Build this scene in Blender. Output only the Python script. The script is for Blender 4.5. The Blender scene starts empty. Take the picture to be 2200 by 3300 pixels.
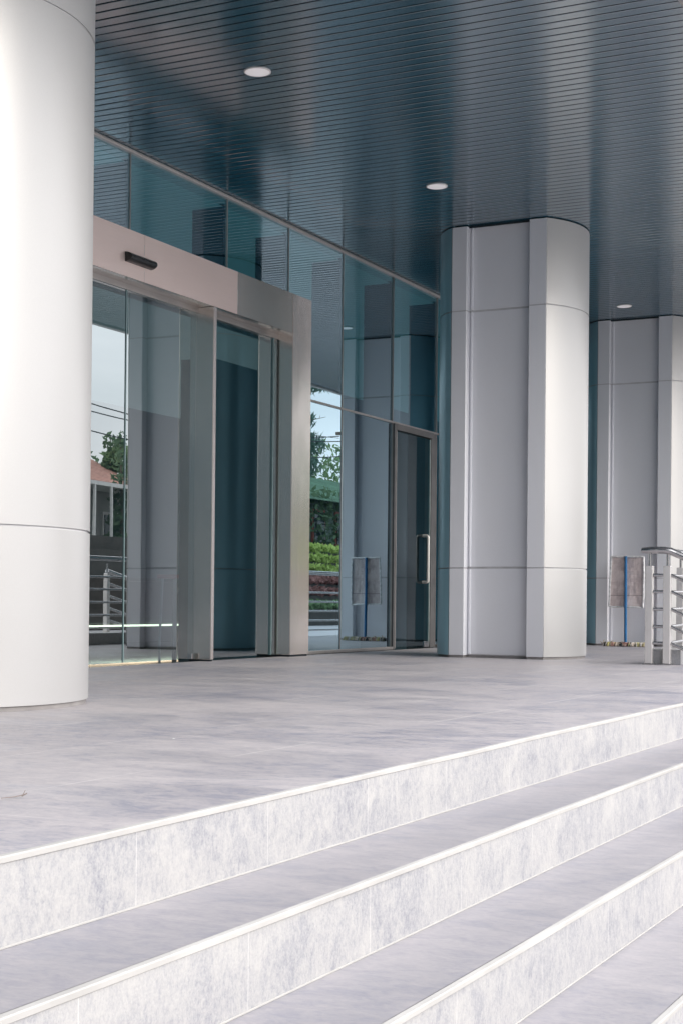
import bpy, bmesh, math, random
from mathutils import Vector, Matrix
random.seed(7)
K = 1.386                       # plan units -> metres (a floor tile is 0.433 units = 0.60 m)
scene = bpy.context.scene
col = scene.collection
PI = math.pi

# ------------------------------------------------------------------ helpers
class MB:
    """collects faces (plan units) and links them as ONE mesh object"""
    def __init__(s): s.v = []; s.f = []; s.sm = []; s.mi = []
    def face(s, pts, smooth=False, mi=0):
        n = len(s.v); s.v += [tuple(p) for p in pts]
        s.f.append(tuple(range(n, n+len(pts)))); s.sm.append(smooth); s.mi.append(mi)
    def mesh(s, vs, fs, smooth=False, mi=0):
        n = len(s.v); s.v += [tuple(p) for p in vs]
        for f in fs: s.f.append(tuple(n+i for i in f)); s.sm.append(smooth); s.mi.append(mi)
    def box(s, x0, x1, y0, y1, z0, z1, mi=0, c=0.0):
        if c <= 0:
            vs = [(x0,y0,z0),(x1,y0,z0),(x1,y1,z0),(x0,y1,z0),(x0,y0,z1),(x1,y0,z1),(x1,y1,z1),(x0,y1,z1)]
            s.mesh(vs, [(3,2,1,0),(4,5,6,7),(0,1,5,4),(1,2,6,5),(2,3,7,6),(3,0,4,7)], mi=mi)
        else:
            bm = bmesh.new(); bmesh.ops.create_cube(bm, size=1)
            for v in bm.verts:
                v.co = Vector(((x0+x1)/2+v.co.x*(x1-x0), (y0+y1)/2+v.co.y*(y1-y0), (z0+z1)/2+v.co.z*(z1-z0)))
            bmesh.ops.bevel(bm, geom=bm.edges[:], offset=c, segments=2, profile=.5, affect='EDGES')
            s.add_bm(bm, mi=mi)
    def add_bm(s, bm, smooth=False, mi=0):
        bm.verts.index_update()
        s.mesh([v.co[:] for v in bm.verts], [tuple(v.index for v in f.verts) for f in bm.faces], smooth, mi)
        bm.free()
    def tube(s, pts, r, n=12, caps=True, mi=0, smooth=True):
        pts = [Vector(p) for p in pts]; rs = r if isinstance(r, (list, tuple)) else [r]*len(pts)
        rings = []; up = None
        for i, p in enumerate(pts):
            if i == 0: t = pts[1]-p
            elif i == len(pts)-1: t = p-pts[i-1]
            else: t = (p-pts[i-1]).normalized()+(pts[i+1]-p).normalized()
            t.normalize()
            if up is None:
                up = Vector((0,0,1)) if abs(t.z) < .9 else Vector((1,0,0))
            a = t.cross(up).normalized(); up = a.cross(t).normalized()
            rings.append([p+(a*math.cos(2*PI*k/n)+up*math.sin(2*PI*k/n))*rs[i] for k in range(n)])
        vs = [q for R in rings for q in R]; fs = []
        for i in range(len(rings)-1):
            for k in range(n):
                fs.append((i*n+k, i*n+(k+1)%n, (i+1)*n+(k+1)%n, (i+1)*n+k))
        s.mesh(vs, fs, smooth, mi)
        if caps:
            s.mesh(rings[0], [tuple(range(n))], False, mi); s.mesh(rings[-1], [tuple(reversed(range(n)))], False, mi)
    def prism(s, poly, z0, z1, mi=0, caps=True):
        n = len(poly)
        vs = [(x,y,z0) for x,y in poly]+[(x,y,z1) for x,y in poly]
        fs = [(i,(i+1)%n,n+(i+1)%n,n+i) for i in range(n)]
        if caps: fs += [tuple(reversed(range(n))), tuple(range(n,2*n))]
        s.mesh(vs, fs, mi=mi)
    def build(s, name, mat, parent=None, origin=None):
        me = bpy.data.meshes.new(name)
        o = bpy.data.objects.new(name, me)
        org = Vector(origin) if origin is not None else Vector((0,0,0))
        me.from_pydata([tuple((Vector(v)-org)*K) for v in s.v], [], s.f)
        mats = mat if isinstance(mat, (list, tuple)) else [mat]
        for m in mats: me.materials.append(m)
        me.polygons.foreach_set('use_smooth', s.sm); me.polygons.foreach_set('material_index', s.mi)
        me.update()
        col.objects.link(o)
        if parent is not None:
            o.parent = parent
        o.location = org*K if parent is None else (org*K - ploc(parent))
        return o

def ploc(o):
    l = Vector(o.location)
    while o.parent is not None: o = o.parent; l += Vector(o.location)
    return l
def thing(name, label, cat, loc=(0,0,0), group=None):
    o = bpy.data.objects.new(name, None); col.objects.link(o)
    o.empty_display_size = .2; o.location = Vector(loc)*K
    o['label'] = label; o['category'] = cat
    if group: o['group'] = group
    return o
def tag(o, label, cat, group=None):
    o['label'] = label; o['category'] = cat
    if group: o['group'] = group
    return o
def struct(o): o['kind'] = 'structure'; return o
def copy_tree(o, parent=None):
    c = o.copy(); col.objects.link(c)
    if parent is not None: c.parent = parent
    for ch in list(o.children): copy_tree(ch, c)
    return c

# ------------------------------------------------------------------ materials
def newmat(name):
    m = bpy.data.materials.new(name); m.use_nodes = True
    nt = m.node_tree; nt.nodes.clear()
    out = nt.nodes.new('ShaderNodeOutputMaterial')
    return m, nt, out
def N(nt, typ, **kw):
    n = nt.nodes.new(typ)
    for k, v in kw.items():
        if k in n.inputs.keys(): n.inputs[k].default_value = v
        else: setattr(n, k, v)
    return n
def L(nt, a, b): nt.links.new(a, b)
def coords(nt, scale=(1,1,1), rot=(0,0,0)):
    t = N(nt, 'ShaderNodeTexCoord'); mp = N(nt, 'ShaderNodeMapping')
    mp.inputs['Scale'].default_value = scale; mp.inputs['Rotation'].default_value = rot
    L(nt, t.outputs['Object'], mp.inputs['Vector']); return mp.outputs['Vector']
def ramp(nt, src, stops, interp='LINEAR'):
    r = N(nt, 'ShaderNodeValToRGB'); e = r.color_ramp.elements
    r.color_ramp.interpolation = interp
    while len(e) < len(stops): e.new(.5)
    for el, (p, c) in zip(e, stops):
        el.position = p; el.color = (*c, 1) if len(c) == 3 else c
    L(nt, src, r.inputs['Fac']); return r.outputs['Color']
def math_(nt, op, a, b=None):
    n = N(nt, 'ShaderNodeMath'); n.operation = op
    for i, v in enumerate((a, b)):
        if v is None: continue
        if isinstance(v, (int, float)): n.inputs[i].default_value = v
        else: L(nt, v, n.inputs[i])
    return n.outputs[0]
def mixc(nt, fac, a, b, mode='MIX'):
    n = N(nt, 'ShaderNodeMix'); n.data_type = 'RGBA'; n.blend_type = mode
    for sock, v in ((n.inputs[0], fac), (n.inputs[6], a), (n.inputs[7], b)):
        if isinstance(v, (int, float)): sock.default_value = v
        elif isinstance(v, tuple): sock.default_value = (*v, 1)
        else: L(nt, v, sock)
    return n.outputs[2]
def noise(nt, vec, scale, detail=4, rough=.55, dist=0):
    n = N(nt, 'ShaderNodeTexNoise'); n.inputs['Scale'].default_value = scale
    n.inputs['Detail'].default_value = detail; n.inputs['Roughness'].default_value = rough
    n.inputs['Distortion'].default_value = dist
    L(nt, vec, n.inputs['Vector']); return n.outputs['Fac']
def boost(nt, v, lo=.32, hi=.68):
    m = N(nt, 'ShaderNodeMapRange'); m.inputs['From Min'].default_value = lo; m.inputs['From Max'].default_value = hi
    L(nt, v, m.inputs['Value']); return m.outputs['Result']
def principled(nt, out, color=None, rough=.5, metal=0, bump=None, bump_s=.1, bump_d=.01, **kw):
    p = N(nt, 'ShaderNodeBsdfPrincipled')
    for sock, v in (('Base Color', color), ('Roughness', rough), ('Metallic', metal)):
        if v is None: continue
        if isinstance(v, (int, float)): p.inputs[sock].default_value = v
        elif isinstance(v, tuple): p.inputs[sock].default_value = (*v, 1)
        else: L(nt, v, p.inputs[sock])
    for k, v in kw.items(): p.inputs[k].default_value = v
    if bump is not None:
        b = N(nt, 'ShaderNodeBump'); b.inputs['Strength'].default_value = bump_s; b.inputs['Distance'].default_value = bump_d
        L(nt, bump, b.inputs['Height']); L(nt, b.outputs[0], p.inputs['Normal'])
    L(nt, p.outputs[0], out.inputs['Surface']); return p

def simple(name, c, rough=.5, metal=0, var=.12, scale=6, bump=0):
    m, nt, out = newmat(name)
    v = coords(nt); n = noise(nt, v, scale, 5)
    lo = tuple(x*(1-var) for x in c); hi = tuple(min(1, x*(1+var)) for x in c)
    cc = ramp(nt, n, [(.3, lo), (.7, hi)])
    rr = math_(nt, 'ADD', math_(nt, 'MULTIPLY', n, .2), rough-.1)
    if bump: principled(nt, out, cc, rr, metal, bump=n, bump_s=bump)
    else: principled(nt, out, cc, rr, metal)
    return m

def sepxyz(nt, v):
    s = N(nt, 'ShaderNodeSeparateXYZ'); L(nt, v, s.inputs[0]); return s.outputs

def mat_floor(name, ox=0.0, oy=0.0, lines=True, base=((.255,.26,.325),(.42,.396,.416),(.52,.485,.488))):
    """large-format grey porcelain tiles with streaky veining and thin pale joints"""
    m, nt, out = newmat(name)
    v = coords(nt); x, y, z = sepxyz(nt, v)
    T = .433*K
    tx = math_(nt, 'DIVIDE', math_(nt, 'SUBTRACT', x, ox*K), T*2); ty = math_(nt, 'DIVIDE', math_(nt, 'SUBTRACT', y, oy*K), T)
    cell = N(nt, 'ShaderNodeCombineXYZ'); L(nt, math_(nt, 'FLOOR', tx), cell.inputs[0]); L(nt, math_(nt, 'FLOOR', ty), cell.inputs[1])
    wn = N(nt, 'ShaderNodeTexWhiteNoise'); L(nt, cell.outputs[0], wn.inputs['Vector'])
    va = coords(nt, (1.0, .60, 1), (0,0,.35))
    n1 = boost(nt, noise(nt, va, 2.4, 5, .60, .8))
    vb = coords(nt, (1.9, .95, 1), (0,0,.2)); n2 = boost(nt, noise(nt, vb, 9, 6, .70, .8), .35, .65)
    n3 = boost(nt, noise(nt, coords(nt, (1.8,.9,1), (0,0,.1)), 50, 4, .7, .2), .35, .65)
    n0 = boost(nt, noise(nt, v, .55, 3, .5, .3))
    mixn = math_(nt, 'ADD', math_(nt, 'ADD', math_(nt, 'MULTIPLY', n1, .26), math_(nt, 'MULTIPLY', n2, .36)), math_(nt, 'ADD', math_(nt, 'MULTIPLY', n0, .16), math_(nt, 'MULTIPLY', n3, .22)))
    mixn = math_(nt, 'ADD', mixn, math_(nt, 'MULTIPLY', math_(nt, 'SUBTRACT', wn.outputs['Value'], .5), .09))
    c = ramp(nt, mixn, [(.18, base[0]), (.48, base[1]), (.80, base[2])])
    if lines:
        fy = math_(nt, 'ABSOLUTE', math_(nt, 'SUBTRACT', math_(nt, 'FRACT', ty), .5))
        fx = math_(nt, 'ABSOLUTE', math_(nt, 'SUBTRACT', math_(nt, 'FRACT', tx), .5))
        ly = math_(nt, 'GREATER_THAN', fy, .5-.0034/T); lx = math_(nt, 'GREATER_THAN', fx, .5-.0009/T)
        ln = math_(nt, 'MAXIMUM', ly, lx)
        brk = ramp(nt, noise(nt, coords(nt), 1.3, 2), [(.42, (0,0,0)), (.60, (1,1,1))])
        ln = math_(nt, 'MULTIPLY', ln, math_(nt, 'ADD', math_(nt, 'MULTIPLY', brk, .75), .1))
        c = mixc(nt, ln, c, (.72,.69,.67))
    r = ramp(nt, n1, [(.3, (.42,)*3), (.7, (.58,)*3)])
    principled(nt, out, c, r, 0, bump=n2, bump_s=.06, bump_d=.003)
    return m

def mat_riser(name, dark):
    """pale cement-look tile, washed patches and fine vertical streaks"""
    m, nt, out = newmat(name)
    v = coords(nt); x, y, z = sepxyz(nt, v)
    n1 = boost(nt, noise(nt, coords(nt, (1,1,1)), 3.0, 4, .58, 1.2))
    n2 = boost(nt, noise(nt, coords(nt, (1,1,.62)), 80, 4, .7, .2), .36, .64)
    n3 = boost(nt, noise(nt, coords(nt, (1,1,.75)), 13, 6, .72, .9), .34, .66)
    n4 = boost(nt, noise(nt, coords(nt), 210, 2, .6), .3, .7)
    pt = boost(nt, noise(nt, coords(nt, (1,1,.7)), 5.5, 5, .6, 1.2), .50, .66)
    s = math_(nt, 'ADD', math_(nt, 'ADD', math_(nt, 'MULTIPLY', n1, .26), math_(nt, 'MULTIPLY', n2, .26)), math_(nt, 'ADD', math_(nt, 'MULTIPLY', n3, .26), math_(nt, 'MULTIPLY', n4, .24)))
    s = math_(nt, 'ADD', s, math_(nt, 'MULTIPLY', pt, .16))
    T = .433*K
    tid = math_(nt, 'FLOOR', math_(nt, 'DIVIDE', math_(nt, 'SUBTRACT', x, dark*K), T))
    cmb = N(nt, 'ShaderNodeCombineXYZ'); L(nt, tid, cmb.inputs[0]); cmb.inputs[1].default_value = dark*13.7
    wn = N(nt, 'ShaderNodeTexWhiteNoise'); L(nt, cmb.outputs[0], wn.inputs['Vector'])
    s = math_(nt, 'ADD', s, math_(nt, 'MULTIPLY', math_(nt, 'SUBTRACT', wn.outputs['Value'], .5), .035))
    c = ramp(nt, s, [(.15, (.27,.274,.308)), (.36, (.358,.36,.386)), (.54, (.44,.437,.443)), (.80, (.51,.502,.492))])
    ln = math_(nt, 'ABSOLUTE', math_(nt, 'SUBTRACT', math_(nt, 'FRACT', math_(nt, 'DIVIDE', math_(nt, 'SUBTRACT', x, dark*K), T)), .5))
    ln = math_(nt, 'GREATER_THAN', ln, .5-.0016/T)
    c = mixc(nt, math_(nt, 'MULTIPLY', ln, .45), c, (.70,.69,.67))
    principled(nt, out, c, .55, 0, bump=n2, bump_s=.15, bump_d=.004)
    return m

def mat_steel(name, c=(.60,.57,.54), rough=.27, axis='z', strength=.04, metal=.93):
    """brushed stainless steel"""
    m, nt, out = newmat(name)
    sc = {'z': (60,60,1.2), 'x': (1.2,60,60), 'y': (60,1.2,60)}[axis]
    n = noise(nt, coords(nt, sc), 3, 4, .6)
    b = noise(nt, coords(nt), 2.2, 3)
    cc = ramp(nt, n, [(.3, tuple(x*.97 for x in c)), (.7, tuple(min(1,x*1.02) for x in c))])
    g = noise(nt, coords(nt, {'z':(1.2,1.2,.5),'x':(.5,1.2,1.2),'y':(1,.5,1)}[axis]), 1.6, 2)
    r = math_(nt, 'ADD', math_(nt, 'MULTIPLY', n, .03), rough-.05)
    r = math_(nt, 'ADD', r, math_(nt, 'MULTIPLY', g, .09))
    principled(nt, out, cc, r, metal, bump=g, bump_s=.10, bump_d=.06)
    return m

def mat_clad(name, c=(.555,.552,.548),  rough=.38, metal=.32):
    """satin aluminium composite panel"""
    m, nt, out = newmat(name)
    n = noise(nt, coords(nt), .9, 3, .5)
    g = noise(nt, coords(nt), 260, 2, .6)
    cc = mixc(nt, .5, ramp(nt, n, [(.3, tuple(x*.96 for x in c)), (.7, tuple(min(1,x*1.04) for x in c))]),
              ramp(nt, g, [(.3, tuple(x*.95 for x in c)), (.7, tuple(min(1,x*1.05) for x in c))]))
    r = math_(nt, 'ADD', math_(nt, 'MULTIPLY', n, .12), rough-.06)
    principled(nt, out, cc, r, metal, bump=n, bump_s=.02, bump_d=.05)
    return m

def mat_glass(name, tint, refl, f0, gain, rough=0.0, wave=.004):
    """tinted solar glass: tinted transmission under a mirror-like coating"""
    m, nt, out = newmat(name)
    tr = N(nt, 'ShaderNodeBsdfTransparent'); tr.inputs['Color'].default_value = (*tint, 1)
    gl = N(nt, 'ShaderNodeBsdfGlossy'); gl.inputs['Color'].default_value = (*refl, 1); gl.inputs['Roughness'].default_value = rough
    n = noise(nt, coords(nt), .55, 2, .4)
    b = N(nt, 'ShaderNodeBump'); b.inputs['Strength'].default_value = wave; b.inputs['Distance'].default_value = .35
    L(nt, n, b.inputs['Height']); L(nt, b.outputs[0], gl.inputs['Normal'])
    lw = N(nt, 'ShaderNodeLayerWeight'); lw.inputs['Blend'].default_value = .5
    f = math_(nt, 'ADD', math_(nt, 'MULTIPLY', math_(nt, 'POWER', lw.outputs['Facing'], 3), gain), f0)
    f = math_(nt, 'MINIMUM', f, .92)
    mx = N(nt, 'ShaderNodeMixShader'); L(nt, f, mx.inputs[0]); L(nt, tr.outputs[0], mx.inputs[1]); L(nt, gl.outputs[0], mx.inputs[2])
    L(nt, mx.outputs[0], out.inputs['Surface'])
    return m

def mat_emit(name, c, s):
    m, nt, out = newmat(name)
    n = noise(nt, coords(nt), 4, 2)
    e = N(nt, 'ShaderNodeEmission'); e.inputs['Strength'].default_value = s
    L(nt, ramp(nt, n, [(0, tuple(x*.9 for x in c)), (1, c)]), e.inputs['Color']); L(nt, e.outputs[0], out.inputs['Surface'])
    return m

def mat_leaf(name, lo, hi, scale=3):
    m, nt, out = newmat(name)
    n = noise(nt, coords(nt), scale, 4, .7)
    cc = ramp(nt, n, [(.3, lo), (.7, hi)])
    d = N(nt, 'ShaderNodeBsdfDiffuse'); t = N(nt, 'ShaderNodeBsdfTranslucent')
    L(nt, cc, d.inputs[0]); L(nt, cc, t.inputs[0])
    mx = N(nt, 'ShaderNodeMixShader'); mx.inputs[0].default_value = .3
    L(nt, d.outputs[0], mx.inputs[1]); L(nt, t.outputs[0], mx.inputs[2]); L(nt, mx.outputs[0], out.inputs['Surface'])
    return m

M = {}
M['floor'] = mat_floor('terrace_tile', ox=2.16, oy=1.40)
M['tread'] = mat_floor('tread_tile', ox=2.16, oy=1.40, lines=False, base=((.245,.245,.285),(.312,.30,.322),(.37,.35,.362)))
M['risers'] = [mat_riser('riser_tile_%d' % i, [2.16, 1.70, 2.01, 1.84, 2.3, 1.9, 2.1][i]) for i in range(7)]
M['nosing'] = simple('nosing_trim', (.50,.49,.472), .7, 0, .13, 4)
M['grout'] = simple('grout', (.50,.49,.47), .8, 0, .06, 30)
M['clad'] = mat_clad('column_cladding')
M['cladflat'] = mat_clad('column_side_panel', (.87,.88,.925), .38, .06)
M['basetrim'] = simple('column_base_trim', (.30,.285,.28), .7, 0, .2, 6)
M['cladtealrefl'] = mat_clad('column_cladding_teal_reflect', (.46,.76,.87), .3, .12)  # same cladding, with the teal reflected off the glass put into its colour
M['core'] = simple('column_core', (.66,.66,.68), .7, 0, .1)
M['shadowgap'] = simple('shadow_gap', (.006,.012,.018), .8, 0, .1)
M['slat'] = None
M['steel'] = mat_steel('brushed_steel', (.80,.745,.70), .18, 'z', .05, .94)
M['steelx'] = mat_steel('brushed_steel_header', (.80,.70,.665), .30, 'x')
M['polish'] = mat_steel('polished_steel', (.60,.59,.59), .13, 'z', .02, 1.0)
M['headrail'] = simple('head_rail_paint', (.62,.58,.56), .4, .3, .06)
M['steelpinkrefl'] = mat_steel('brushed_steel_pink_reflect', (.96,.79,.735), .30, 'x', .05, .48)  # same steel; a warm bright reflection is put into the base colour
M['steellit'] = mat_steel('brushed_steel_lit_front', (.94,.86,.815), .19, 'z', .06, .86)  # paler copy of the steel, brightness of the front faces put into its colour
M['steelgreyrefl'] = mat_steel('brushed_steel_grey_reflect', (.78,.735,.69), .24, 'x', .05, .85)  # same steel; the duller grey reflection is put into the base colour
M['postrail'] = mat_steel('railing_steel', (.88,.85,.83), .24, 'z', .03, .62)
M['alu'] = simple('aluminium', (.42,.40,.39), .4, .8, .08)
M['bronze'] = simple('dark_frame', (.17,.165,.165), .4, .5, .15)
M['dark'] = simple('interior_dark', (.02,.06,.085), .5, 0, .15)
M['glass'] = mat_glass('facade_glass', (.18,.56,.66), (.68,.89,1.0), .50, .5)
M['doorglass'] = mat_glass('door_glass', (.38,.60,.66), (.88,.95,.97), .41, .45, 0, .006)
M['swingglass'] = mat_glass('swing_door_glass', (.42,.70,.76), (.80,.94,1.0), .12, .35, 0, .004)
M['glassedge'] = simple('glass_edge', (.22,.32,.33), .15, 0, .1)
M['asphalt'] = simple('asphalt', (.055,.055,.06), .8, 0, .2, 30, .2)
M['ground'] = simple('ground_paving', (.30,.29,.28), .9, 0, .25, .6)
M['driveway'] = simple('driveway_paving', (.34,.33,.34), .7, 0, .15, 1.2)

def mat_slat():
    m, nt, out = newmat('soffit_slat')
    n = noise(nt, coords(nt, (3, .25, 1)), 3, 4, .6); g = noise(nt, coords(nt), 420, 2, .6)
    x, y, z = sepxyz(nt, coords(nt))
    wn = N(nt, 'ShaderNodeTexWhiteNoise'); wn.noise_dimensions = '1D'
    L(nt, math_(nt, 'FLOOR', math_(nt, 'DIVIDE', x, .0728*K)), wn.inputs['W'])
    c = ramp(nt, math_(nt, 'ADD', math_(nt, 'MULTIPLY', n, .4), math_(nt, 'MULTIPLY', g, .6)), [(.3, (.003,.062,.105)), (.7, (.007,.088,.14))])
    c = mixc(nt, math_(nt, 'MULTIPLY', wn.outputs['Value'], .14), c, (.002,.045,.085))
    r = math_(nt, 'ADD', math_(nt, 'MULTIPLY', n, .04), .135)
    r = math_(nt, 'ADD', r, math_(nt, 'MULTIPLY', wn.outputs['Value'], .03))
    principled(nt, out, c, r, 0.0, IOR=4.1)
    return m
M['slat'] = mat_slat()

# ------------------------------------------------------------------ world, sun, camera
SUN_EL, SUN_AZ = 28.0, 6.0         # azimuth from -Y towards -X
w = bpy.data.worlds.new('World'); scene.world = w; w.use_nodes = True
nt = w.node_tree; nt.nodes.clear()
wo = nt.nodes.new('ShaderNodeOutputWorld'); bg = nt.nodes.new('ShaderNodeBackground')
sky = nt.nodes.new('ShaderNodeTexSky'); sky.sky_type = 'NISHITA'; sky.sun_disc = False
sky.sun_elevation = math.radians(SUN_EL); sky.sun_rotation = math.radians(180+SUN_AZ)
sky.air_density = 1.0; sky.dust_density = 3.0; sky.ozone_density = 1.5; sky.altitude = 50
tc = nt.nodes.new('ShaderNodeTexCoord')
mp = nt.nodes.new('ShaderNodeMapping'); mp.inputs['Scale'].default_value = (1,1,2.6)
nt.links.new(tc.outputs['Generated'], mp.inputs['Vector'])
cl = noise(nt, mp.outputs['Vector'], 2.2, 7, .55, .4)
cf = ramp(nt, cl, [(.30, (.55,.55,.55)), (.62, (.9,.9,.9))])
cloud = ramp(nt, cl, [(.3, (14.6,15.0,15.9)), (.7, (19.4,19.0,19.2))])
mixed = mixc(nt, cf, sky.outputs[0], cloud)
sz_ = nt.nodes.new('ShaderNodeSeparateXYZ'); nt.links.new(tc.outputs['Generated'], sz_.inputs[0])
lift = math_(nt, 'ADD', math_(nt, 'MULTIPLY', math_(nt, 'MAXIMUM', sz_.outputs[2], 0.0), 1.05), .66)   # overcast: brighter towards the zenith
lc = nt.nodes.new('ShaderNodeCombineXYZ')
for i_ in range(3): nt.links.new(lift, lc.inputs[i_])
mixed = mixc(nt, 1.0, mixed, lc.outputs[0], 'MULTIPLY')
bg.inputs['Strength'].default_value = .133
nt.links.new(mixed, bg.inputs['Color']); nt.links.new(bg.outputs[0], wo.inputs['Surface'])

sd = bpy.data.lights.new('sun', 'SUN'); sd.energy = 1.95; sd.angle = math.radians(28); sd.color = (1.0, .95, .88)
so = bpy.data.objects.new('sun', sd); col.objects.link(so)
el, az = math.radians(SUN_EL), math.radians(SUN_AZ)
tosun = Vector((-math.sin(az)*math.cos(el), -math.cos(az)*math.cos(el), math.sin(el)))
so.rotation_euler = tosun.to_track_quat('Z', 'Y').to_euler(); so.location = tosun*30

cd = bpy.data.cameras.new('camera'); co = bpy.data.objects.new('camera', cd); col.objects.link(co)
f, pitch, roll, azc, sx, sy = 4951.7, .0073, .0095, .4745, -105.1, 254.2
cd.sensor_fit = 'HORIZONTAL'; cd.sensor_width = 36; cd.lens = 36*f/2200
cd.shift_x = -sx/2200; cd.shift_y = sy/2200; cd.clip_start = .05; cd.clip_end = 3000
fw = Vector((math.cos(azc)*math.cos(pitch), math.sin(azc)*math.cos(pitch), math.sin(pitch)))
r0 = Vector((math.sin(azc), -math.cos(azc), 0)); u0 = r0.cross(fw)
cr, sr = math.cos(roll), math.sin(roll)
R = r0*cr + u0*sr; U = u0*cr - r0*sr
mw = Matrix((( R.x, U.x, -fw.x, .1176*K), (R.y, U.y, -fw.y, .0591*K), (R.z, U.z, -fw.z, .358*K), (0,0,0,1)))
co.matrix_world = mw
scene.camera = co
scene.view_settings.view_transform = 'Standard'; scene.view_settings.look = 'None'
scene.view_settings.exposure = 0; scene.view_settings.gamma = 1
cy = scene.cycles; cy.max_bounces = 10; cy.glossy_bounces = 6; cy.transparent_max_bounces = 16; cy.diffuse_bounces = 4
cy.sample_clamp_indirect = 6; cy.caustics_reflective = False; cy.caustics_refractive = False

# ------------------------------------------------------------------ ground, terrace, steps
NY = 1.41
SY = [1.41,1.19,.978,.756,.55,.345,.14]; SZ = [0,-.129,-.259,-.392,-.522,-.652,-.782,-.91]
GZ = SZ[7]
b = MB(); b.face([(-400,-400,GZ-.01),(400,-400,GZ-.01),(400,400,GZ-.01),(-400,400,GZ-.01)]); struct(b.build('ground', M['ground']))
b = MB(); b.face([(-60,-8,GZ),(11.6,-8,GZ),(11.6,.6,GZ),(-60,.6,GZ)]); struct(b.build('bounce_ground', simple('bounce_ground_pale', (.50,.49,.48), .85, 0, .12, 1.5)))  # unseen ground, made pale to bounce light up under the canopy
XE = 9.20
b = MB()
b.face([(-8,NY+.012,0),(XE,NY+.012,0),(XE,4.80,0),(-8,4.80,0)])
b.face([(XE,2.28,0),(40,2.28,0),(40,4.80,0),(XE,4.80,0)])
b.face([(XE,2.28,0),(XE,NY,0),(XE,NY,GZ),(XE,2.28,GZ)])
b.face([(XE,2.28,GZ),(40,2.28,GZ),(40,2.28,0),(XE,2.28,0)])
struct(b.build('terrace_floor', M['floor']))

st = thing('entrance_steps', 'broad flight of grey stone steps with whitewashed risers and pale nosings below the terrace', 'steps', (2.5, 1.0, GZ))
for k in range(7):
    y = SY[k]; z1 = SZ[k]; z0 = SZ[k+1]; TRD = SY[k-1]-SY[k] if k else .2
    b = MB(); b.face([(-8,y,z0),(XE,y,z0),(XE,y,z1-.009),(-8,y,z1-.009)])
    b.face([(XE,y,z0),(XE,y+TRD,z0),(XE,y+TRD,z1-.009),(XE,y,z1-.009)])
    b.build('riser', M['risers'][k], st)
    # rounded nosing strip, slightly uneven like hand-set trim
    b = MB(); prof = [(-.0012,-.0095),(-.0022,-.0085),(-.0022,-.0012),(-.0008,.0008),(.010,.0010),(.010,-.004)]
    xs = [-8+.43*i for i in range(int((XE+8)/.43)+1)]+[XE]
    rnd = random.Random(k+3)
    offs = [(rnd.uniform(-.0012,.0012), rnd.uniform(-.0010,.0010)) for _ in xs]
    for i in range(len(xs)-1):
        for j in range(len(prof)-1):
            q = []
            for (xx, (oy, oz), (py, pz)) in ((xs[i], offs[i], prof[j]), (xs[i+1], offs[i+1], prof[j]), (xs[i+1], offs[i+1], prof[j+1]), (xs[i], offs[i], prof[j+1])):
                q.append((xx, y+py+oy, z1+pz+oz))
            b.face(q)
    b.build('nosing', M['nosing'], st)
    b = MB(); b.face([(-8,y-.002,z0+.003),(XE,y-.002,z0+.003),(XE,y-.0005,z0+.0035),(-8,y-.0005,z0+.0035)])
    b.face([(-8,y-.002,z0+.0005),(XE,y-.002,z0+.0005),(XE,y-.002,z0+.003),(-8,y-.002,z0+.003)])
    b.build('grout_joint', M['grout'], st)
    if k > 0:
        b = MB(); b.face([(-8,y+.012,z1),(XE,y+.012,z1),(XE,y+TRD,z1),(-8,y+TRD,z1)]); b.build('tread', M['tread'], st)

b = MB(); b.face([(11.6,-6.4,-.16),(75,-6.4,-.16),(75,2.27,-.16),(11.6,2.27,-.16)]); b.face([(11.6,-6.4,GZ),(11.6,-6.4,-.16),(11.6,2.27,-.16),(11.6,2.27,GZ)])
struct(b.build('driveway', M['driveway']))

# ------------------------------------------------------------------ canopy soffit and downlights
CZ = 2.866
ca = thing('canopy', 'deep entrance canopy with a dark slatted metal soffit over the terrace', 'canopy', (8, 3.2, CZ))
b = MB(); P_ = .0728; x = -3.0
def slat_bm(b, x0, y0, y1):
    w_ = .0612; z = CZ; e = .0018
    pr = [(x0, z+.025), (x0, z+e), (x0+e, z), (x0+w_-e, z), (x0+w_, z+e), (x0+w_, z+.025)]
    for j in range(len(pr)-1):
        b.face([(pr[j][0],y0,pr[j][1]),(pr[j+1][0],y0,pr[j+1][1]),(pr[j+1][0],y1,pr[j+1][1]),(pr[j][0],y1,pr[j][1])], mi=1 if j in (0,4) else 0)
while x < 30:
    slat_bm(b, x, 1.612, 4.842); x += P_
b.build('slat_panel', [M['slat'], M['shadowgap']], ca)
b = MB(); b.face([(-3.2,1.60,CZ+.026),(-3.2,4.84,CZ+.022),(30.2,4.84,CZ+.026),(30.2,1.60,CZ+.026)]); b.build('backing', M['shadowgap'], ca)
b = MB(); b.box(-3.3,30.3,1.555,1.609,CZ-.02,CZ+.40, c=.006); b.build('fascia', M['alu'], ca)
b = MB(); b.box(-3.3,30.3,1.609,14,CZ+.10,CZ+.42); b.build('roof_slab', M['core'], ca)

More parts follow.
